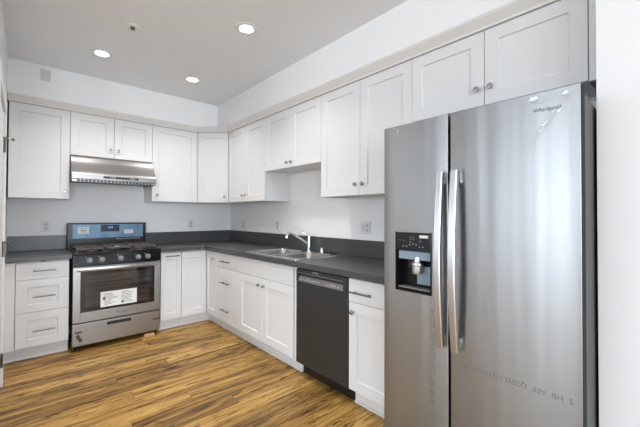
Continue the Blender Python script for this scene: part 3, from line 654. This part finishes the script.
# local: x = FY0 - y, y = X - FX
WF = FY0-FY1; xm = FY0-FYM
bm = nb(); box(bm, 0.006, WF-0.004, 0.075, 0.745, 0.03, 1.745, 0.004); obj('body', bm, M['fridge_side'], fr)
def door_bm(a, b_, hole=None):
    bm = nb(); R = 0.005
    # rounded vertical edges: outline in x-y
    if not hole:
        pts = [(a, 0.062), (a, R)]+[(a+R-R*math.cos(PI/2*k_/4), R-R*math.sin(PI/2*k_/4)) for k_ in range(1, 5)]+[(b_-R+R*math.sin(PI/2*k_/4), R-R*math.cos(PI/2*k_/4)) for k_ in range(0, 4)]+[(b_, R), (b_, 0.062)]
        prism(bm, pts, FZ0, FZ1)
    else:
        h0, h1, z0, z1 = hole
        L_ = [(a, 0.062), (a, R)]+[(a+R-R*math.cos(PI/2*k_/4), R-R*math.sin(PI/2*k_/4)) for k_ in range(1, 5)]+[(h0, 0), (h0, 0.062)]
        R_ = [(h1, 0.062), (h1, 0)]+[(b_-R+R*math.sin(PI/2*k_/4), R-R*math.cos(PI/2*k_/4)) for k_ in range(0, 4)]+[(b_, R), (b_, 0.062)]
        prism(bm, L_, FZ0, FZ1); prism(bm, R_, FZ0, FZ1); box(bm, h0, h1, 0, 0.062, FZ0, z0); box(bm, h0, h1, 0, 0.062, z1, FZ1)
        bmesh.ops.remove_doubles(bm, verts=bm.verts[:], dist=1e-5)
    return bm
HOLE = (0.080, 0.286, 0.892, 1.196)
dl = obj('freezer_door', door_bm(0.0, xm-0.0055, HOLE), M['steel_fridge'], fr, 35)
drr = obj('refrigerator_door', door_bm(xm+0.0055, WF), M['steel_fridge'], fr, 35)
bm = nb(); box(bm, 0.01, xm+0.001, 0.0625, 0.0745, FZ0+0.01, FZ1-0.004); box(bm, xm+0.001, WF-0.006, 0.0625, 0.0745, FZ0+0.01, FZ1-0.02); obj('door_gasket', bm, M['rubber'], fr)
bm = nb(); box(bm, WF-0.0005, WF+0.0012, 0.002, 0.060, FZ0+0.002, FZ1-0.002); obj('edge_trim', bm, M['edge'], drr)
for a, b_ in ((0.03, 0.14), (WF-0.12, WF-0.012)):
    bm = nb(); box(bm, a, b_, 0.085, 0.25, 1.7455, 1.772, 0.004); obj('hinge_cover', bm, M['fridge_side'], fr)
bm = nb(); box(bm, 0.02, WF-0.02, 0.05, 0.074, 0.025, 0.095, 0.003); obj('base_grille', bm, M['black'], fr)
for xx in (0.05, WF-0.05):
    for yy in (0.12, 0.68):
        bm = nb(); lathe(bm, [(0, 0.001), (0.022, 0.001), (0.022, 0.03), (0, 0.03)], (xx, yy, 0), n=14); obj('foot', bm, M['black'], fr, 40)
# handles: bowed flat bars
def handle(parent, xc):
    bm = nb(); n = 20; z0, z1 = 0.665, 1.492; sec = []
    for k_ in range(n+1):
        s = k_/n; z_ = z0+(z1-z0)*s; bow = math.sin(PI*s)
        y_ = -0.040-0.028*bow; hw = 0.0165; dpt = 0.014
        sec.append([bm.verts.new(c) for c in ((xc-hw, y_+0.004, z_), (xc-hw+0.004, y_, z_), (xc+hw-0.004, y_, z_), (xc+hw, y_+0.004, z_), (xc+hw, y_+dpt+0.012*bow, z_), (xc-hw, y_+dpt+0.012*bow, z_))])
    for a, b_ in zip(sec, sec[1:]):
        for k_ in range(6): bm.faces.new((a[k_], a[(k_+1) % 6], b_[(k_+1) % 6], b_[k_]))
    bm.faces.new(sec[0][::-1]); bm.faces.new(sec[-1])
    for z_ in (z0+0.03, z1-0.03): box(bm, xc-0.012, xc+0.012, -0.031, -0.0003, z_-0.026, z_+0.026, 0.003)
    obj('handle', bm, M['steel_handle'], parent, 35)
handle(dl, xm-0.030); handle(drr, xm+0.040)
# dispenser
h0, h1, z0, z1 = HOLE
bm = nb(); box(bm, h0+0.001, h1-0.001, 0.055, 0.0615, z0+0.001, 1.10); box(bm, h0+0.001, h0+0.006, 0.002, 0.055, z0+0.001, 1.10); box(bm, h1-0.006, h1-0.001, 0.002, 0.055, z0+0.001, 1.10); box(bm, h0+0.006, h1-0.006, 0.002, 0.055, z0+0.001, z0+0.012)
box(bm, h0-0.003, h1+0.003, -0.003, -0.0003, z0-0.004, z0+0.004, 0.001); box(bm, h0-0.003, h0+0.003, -0.003, -0.0003, z0-0.004, z1+0.003, 0.001); box(bm, h1-0.003, h1+0.003, -0.003, -0.0003, z0-0.004, z1+0.003, 0.001)
ds = obj('dispenser', bm, M['blackgloss'], dl)
bm = nb(); box(bm, h0+0.001, h1-0.001, -0.004, 0.05, 1.100, z1-0.001, 0.004); dcp = obj('dispenser_controls', bm, M['blackgloss'], ds)
bm = nb()
for k_ in range(7):
    xx = h0+0.045+k_*0.019; zz = 1.128+0.008*math.cos((k_-3)*1.3); box(bm, xx, xx+0.008, -0.0049, -0.0041, zz, zz+0.006)
obj('button_row', bm, M['greyplastic'], dcp); bm = nb()
for xx, zz, s in ((0.105, 1.152, 0.008), (0.168, 1.160, 0.022), (0.165, 1.143, 0.010), (0.225, 1.150, 0.010), (0.130, 1.148, 0.006)):
    a = h0-0.08+xx; e = 0.0013
    if s != 0.008: obj('icon', bm, M['greyplastic'], dcp); bm = nb()
    box(bm, a, a+s, -0.0049, -0.0041, zz, zz+e); box(bm, a, a+s, -0.0049, -0.0041, zz+s*0.6, zz+s*0.6+e); box(bm, a, a+e, -0.0049, -0.0041, zz, zz+s*0.6); box(bm, a+s-e, a+s, -0.0049, -0.0041, zz, zz+s*0.6)
obj('icon', bm, M['greyplastic'], dcp)
bm = nb(); box(bm, h1-0.062, h1-0.014, -0.0052, -0.0041, 1.170, 1.184); obj('sticker', bm, M['paper'], dcp)
bm = nb(); box(bm, h0+0.010, h1-0.008, 0.010, 0.050, 1.055, 1.0985, 0.003); obj('dispenser_canopy', bm, M['bluegrey'], ds)
bm = nb(); xn = h0+0.118
lathe(bm, [(0, 0.0), (0.026, 0.0), (0.028, 0.008), (0.028, 0.040), (0.032, 0.044), (0.032, 0.056), (0.020, 0.060), (0.018, 0.085), (0, 0.085)], (xn, 0.018, 0.985), (0,0,1), 24); obj('nozzle', bm, M['steel_handle'], ds, 40)
bm = nb(); box(bm, xn-0.02, xn+0.062, 0.046, 0.054, 0.925, 1.02, 0.003); obj('paddle', bm, M['bluegrey'], ds)
bm = nb(); box(bm, h0+0.012, h1-0.012, 0.004, 0.050, 0.9045, 0.910, 0.001); obj('drip_tray', bm, M['greyplastic'], ds)
# lettering on doors (local -y is outward)
bm = place_text(text_bm('Whirlpool', 0.022, 0.0012), (FY0+4.130, -0.0004, 1.696), (1, 0, 0), (0, 0, 1)); obj('brand_lettering', bm, M['ink'], drr)
bm = place_text(text_bm('S  HB  AFP  Q20YL31231/007  S2S', 0.0295, 0.0002), (FY0+3.998, -0.0003, 0.606), (-1, 0, 0), (0, 0, -1)); obj('film_print', bm, M['print'], drr)
bm = place_text(text_bm('S HB AFP Q20YL31231/007 S2S HB', 0.031, 0.0002), (FY0+3.655, -0.0003, 0.60), (0, 0, 1), (-1, 0, 0)); obj('film_print', bm, M['print'], dl)
# crumpled clear film at the top corner of the right door
def crumple(parent, outline_fn, nx, nz, amp, seed, name='protective_film'):
    rnd = random.Random(seed); bm = nb(); G = []
    for i in range(nx+1):
        r_ = []
        for j in range(nz+1):
            x_, z_, e_ = outline_fn(i/nx, j/nz); r_.append(bm.verts.new((x_, -0.0015-amp*e_*rnd.random(), z_)))
        G.append(r_)
    for i in range(nx):
        for j in range(nz):
            if (i+j) % 2: bm.faces.new((G[i][j], G[i+1][j], G[i+1][j+1])); bm.faces.new((G[i][j], G[i+1][j+1], G[i][j+1]))
            else: bm.faces.new((G[i][j], G[i+1][j], G[i][j+1])); bm.faces.new((G[i+1][j], G[i+1][j+1], G[i][j+1]))
    return obj(name, bm, M['film'], parent)
def f1(u, v):      # a band that runs diagonally from the top right corner down to the left
    xc = (FY0+4.200)-0.12*u**0.9; zc_ = 1.735-0.175*u; wd = 0.018+0.040*math.sin(PI*u); s = v-0.5
    return xc+wd*s*1.2, zc_+wd*s*1.0, 1.0
crumple(drr, f1, 16, 5, 0.016, 4)
def f2(u, v): return (FY0+4.07)+0.13*u, 1.752-0.022*v-0.01*math.sin(PI*u)*v, 0.5
crumple(drr, f2, 12, 2, 0.005, 9)
def f3(u, v): return 0.062+0.050*u, 1.757-0.040*v*(1-abs(2*u-1)), 0.8
crumple(dl, f3, 6, 3, 0.010, 2)

# ------------------------------------------------------------------ outlets and small wall plates
def outlet(label, loc, rot, w=0.071, h=0.112, kind='duplex'):
    t = thing('wall_outlet' if kind != 'blank' else 'blank_cover_plate', label, 'outlet' if kind != 'blank' else 'cover plate', loc, rot, 'wall outlets' if kind != 'blank' else None)
    bm = nb(); box(bm, -w/2, w/2, -0.007, -0.0008, -h/2, h/2, 0.002); p = obj('cover_plate', bm, M['plate'], t)
    def duplex(cx):
        for s in (-1, 1):
            bm = nb(); box(bm, cx-0.0165, cx+0.0165, -0.0095, -0.0071, s*0.021-0.0145, s*0.021+0.0145, 0.002); q = obj('receptacle', bm, M['plate2'], t)
            bm = nb()
            for e in (-0.0065, 0.0065): box(bm, cx+e-0.0015, cx+e+0.0015, -0.0101, -0.0096, s*0.021-0.003, s*0.021+0.008)
            lathe(bm, [(0, 0), (0.003, 0), (0, 0.0006)], (cx, -0.0096, s*0.021-0.008), (0, -1, 0), 8); obj('slots', bm, M['slot'], q)
    if kind == 'duplex': duplex(0)
    if kind == 'combo':
        duplex(0.023)
        bm = nb(); box(bm, -0.040, -0.006, -0.010, -0.0071, -0.033, 0.033, 0.002); obj('rocker_switch', bm, M['plate2'], t)
    return t
outlet('duplex outlet on the back wall left of the range', (-2.090, 0, 1.158), 0)
outlet('faint duplex outlet on the back wall right of the range', (-0.583, 0, 1.158), 0)
outlet('duplex outlet on the right wall nearest the corner', (0, -0.401, 1.158), ROT_R)
outlet('duplex outlet on the right wall just left of the faucet', (0, -1.218, 1.162), ROT_R)
outlet('double-width switch and outlet plate near the refrigerator', (0, -2.577, 1.174), ROT_R, 0.114, 0.116, 'combo')
outlet('small grey blank plate on the soffit near the ceiling at left', (-2.120, -SOF, 2.617), 0, 0.075, 0.110, 'blank')
for o_ in bpy.data.objects:
    if o_.parent and o_.parent.name == 'blank_cover_plate': o_.data.materials[0] = M['plate2']

# ------------------------------------------------------------------ ceiling fixtures
labs = ['recessed ceiling light nearest the left wall, above the range', 'recessed ceiling light nearest the corner of the soffits', 'recessed ceiling light nearest the camera, in front of the sink cabinets', 'recessed ceiling light over the middle of the kitchen floor', 'added unseen ceiling light behind the camera on the refrigerator side', 'added unseen ceiling light in the living room, nearest the back wall', 'added unseen ceiling light in the living room, middle', 'added unseen ceiling light in the living room, level with the camera']
first = None
for (lx, ly), lab_ in zip(LIGHTS, labs):
    if first is None:
        first = thing('recessed_light', lab_, 'ceiling light', (lx, ly, ZC), 0, 'recessed ceiling lights')
        bm = nb(); lathe(bm, [(0.088, -0.0008), (0.088, -0.004), (0.070, -0.008), (0.053, -0.004), (0.053, -0.0008)], n=32); obj('trim_ring', bm, M['trim'], first, 40)
        bm = nb(); lathe(bm, [(0, -0.0008), (0.052, -0.0008), (0.052, -0.003), (0, -0.005)], n=32); obj('lens', bm, M['lens'], first, 40)
        cur = first
    else:
        cur = first.copy(); COL.objects.link(cur); cur.location = (lx, ly, ZC); cur['label'] = lab_
        for ch in list(first.children):
            if ch.type != 'MESH': continue
            c = ch.copy(); COL.objects.link(c); c.parent = cur
    area('lamp_light', (lx, ly, ZC-0.012), (0.12, 0.12), LAMP_POWER, (0, 0, -1), (1.0, 0.975, 0.94), 'DISK', 2.1)
sp = thing('fire_sprinkler', 'small concealed sprinkler with round white plate on the ceiling', 'sprinkler', (-1.665, -1.70, ZC))
bm = nb(); lathe(bm, [(0, -0.0008), (0.048, -0.0008), (0.046, -0.006), (0.030, -0.010), (0, -0.010)], n=28); obj('plate', bm, M['trim'], sp, 40)
bm = nb(); lathe(bm, [(0, -0.0105), (0.018, -0.0105), (0.018, -0.014), (0.007, -0.018), (0.007, -0.022), (0.014, -0.023), (0.014, -0.025), (0, -0.026)], n=16)
for k_ in range(4):
    a = k_*PI/2+0.4; tube(bm, [(0.016*math.cos(a), 0.016*math.sin(a), -0.010), (0.012*math.cos(a), 0.012*math.sin(a), -0.024)], 0.002, 6)
obj('sprinkler_head', bm, M['nickel'], sp, 40)
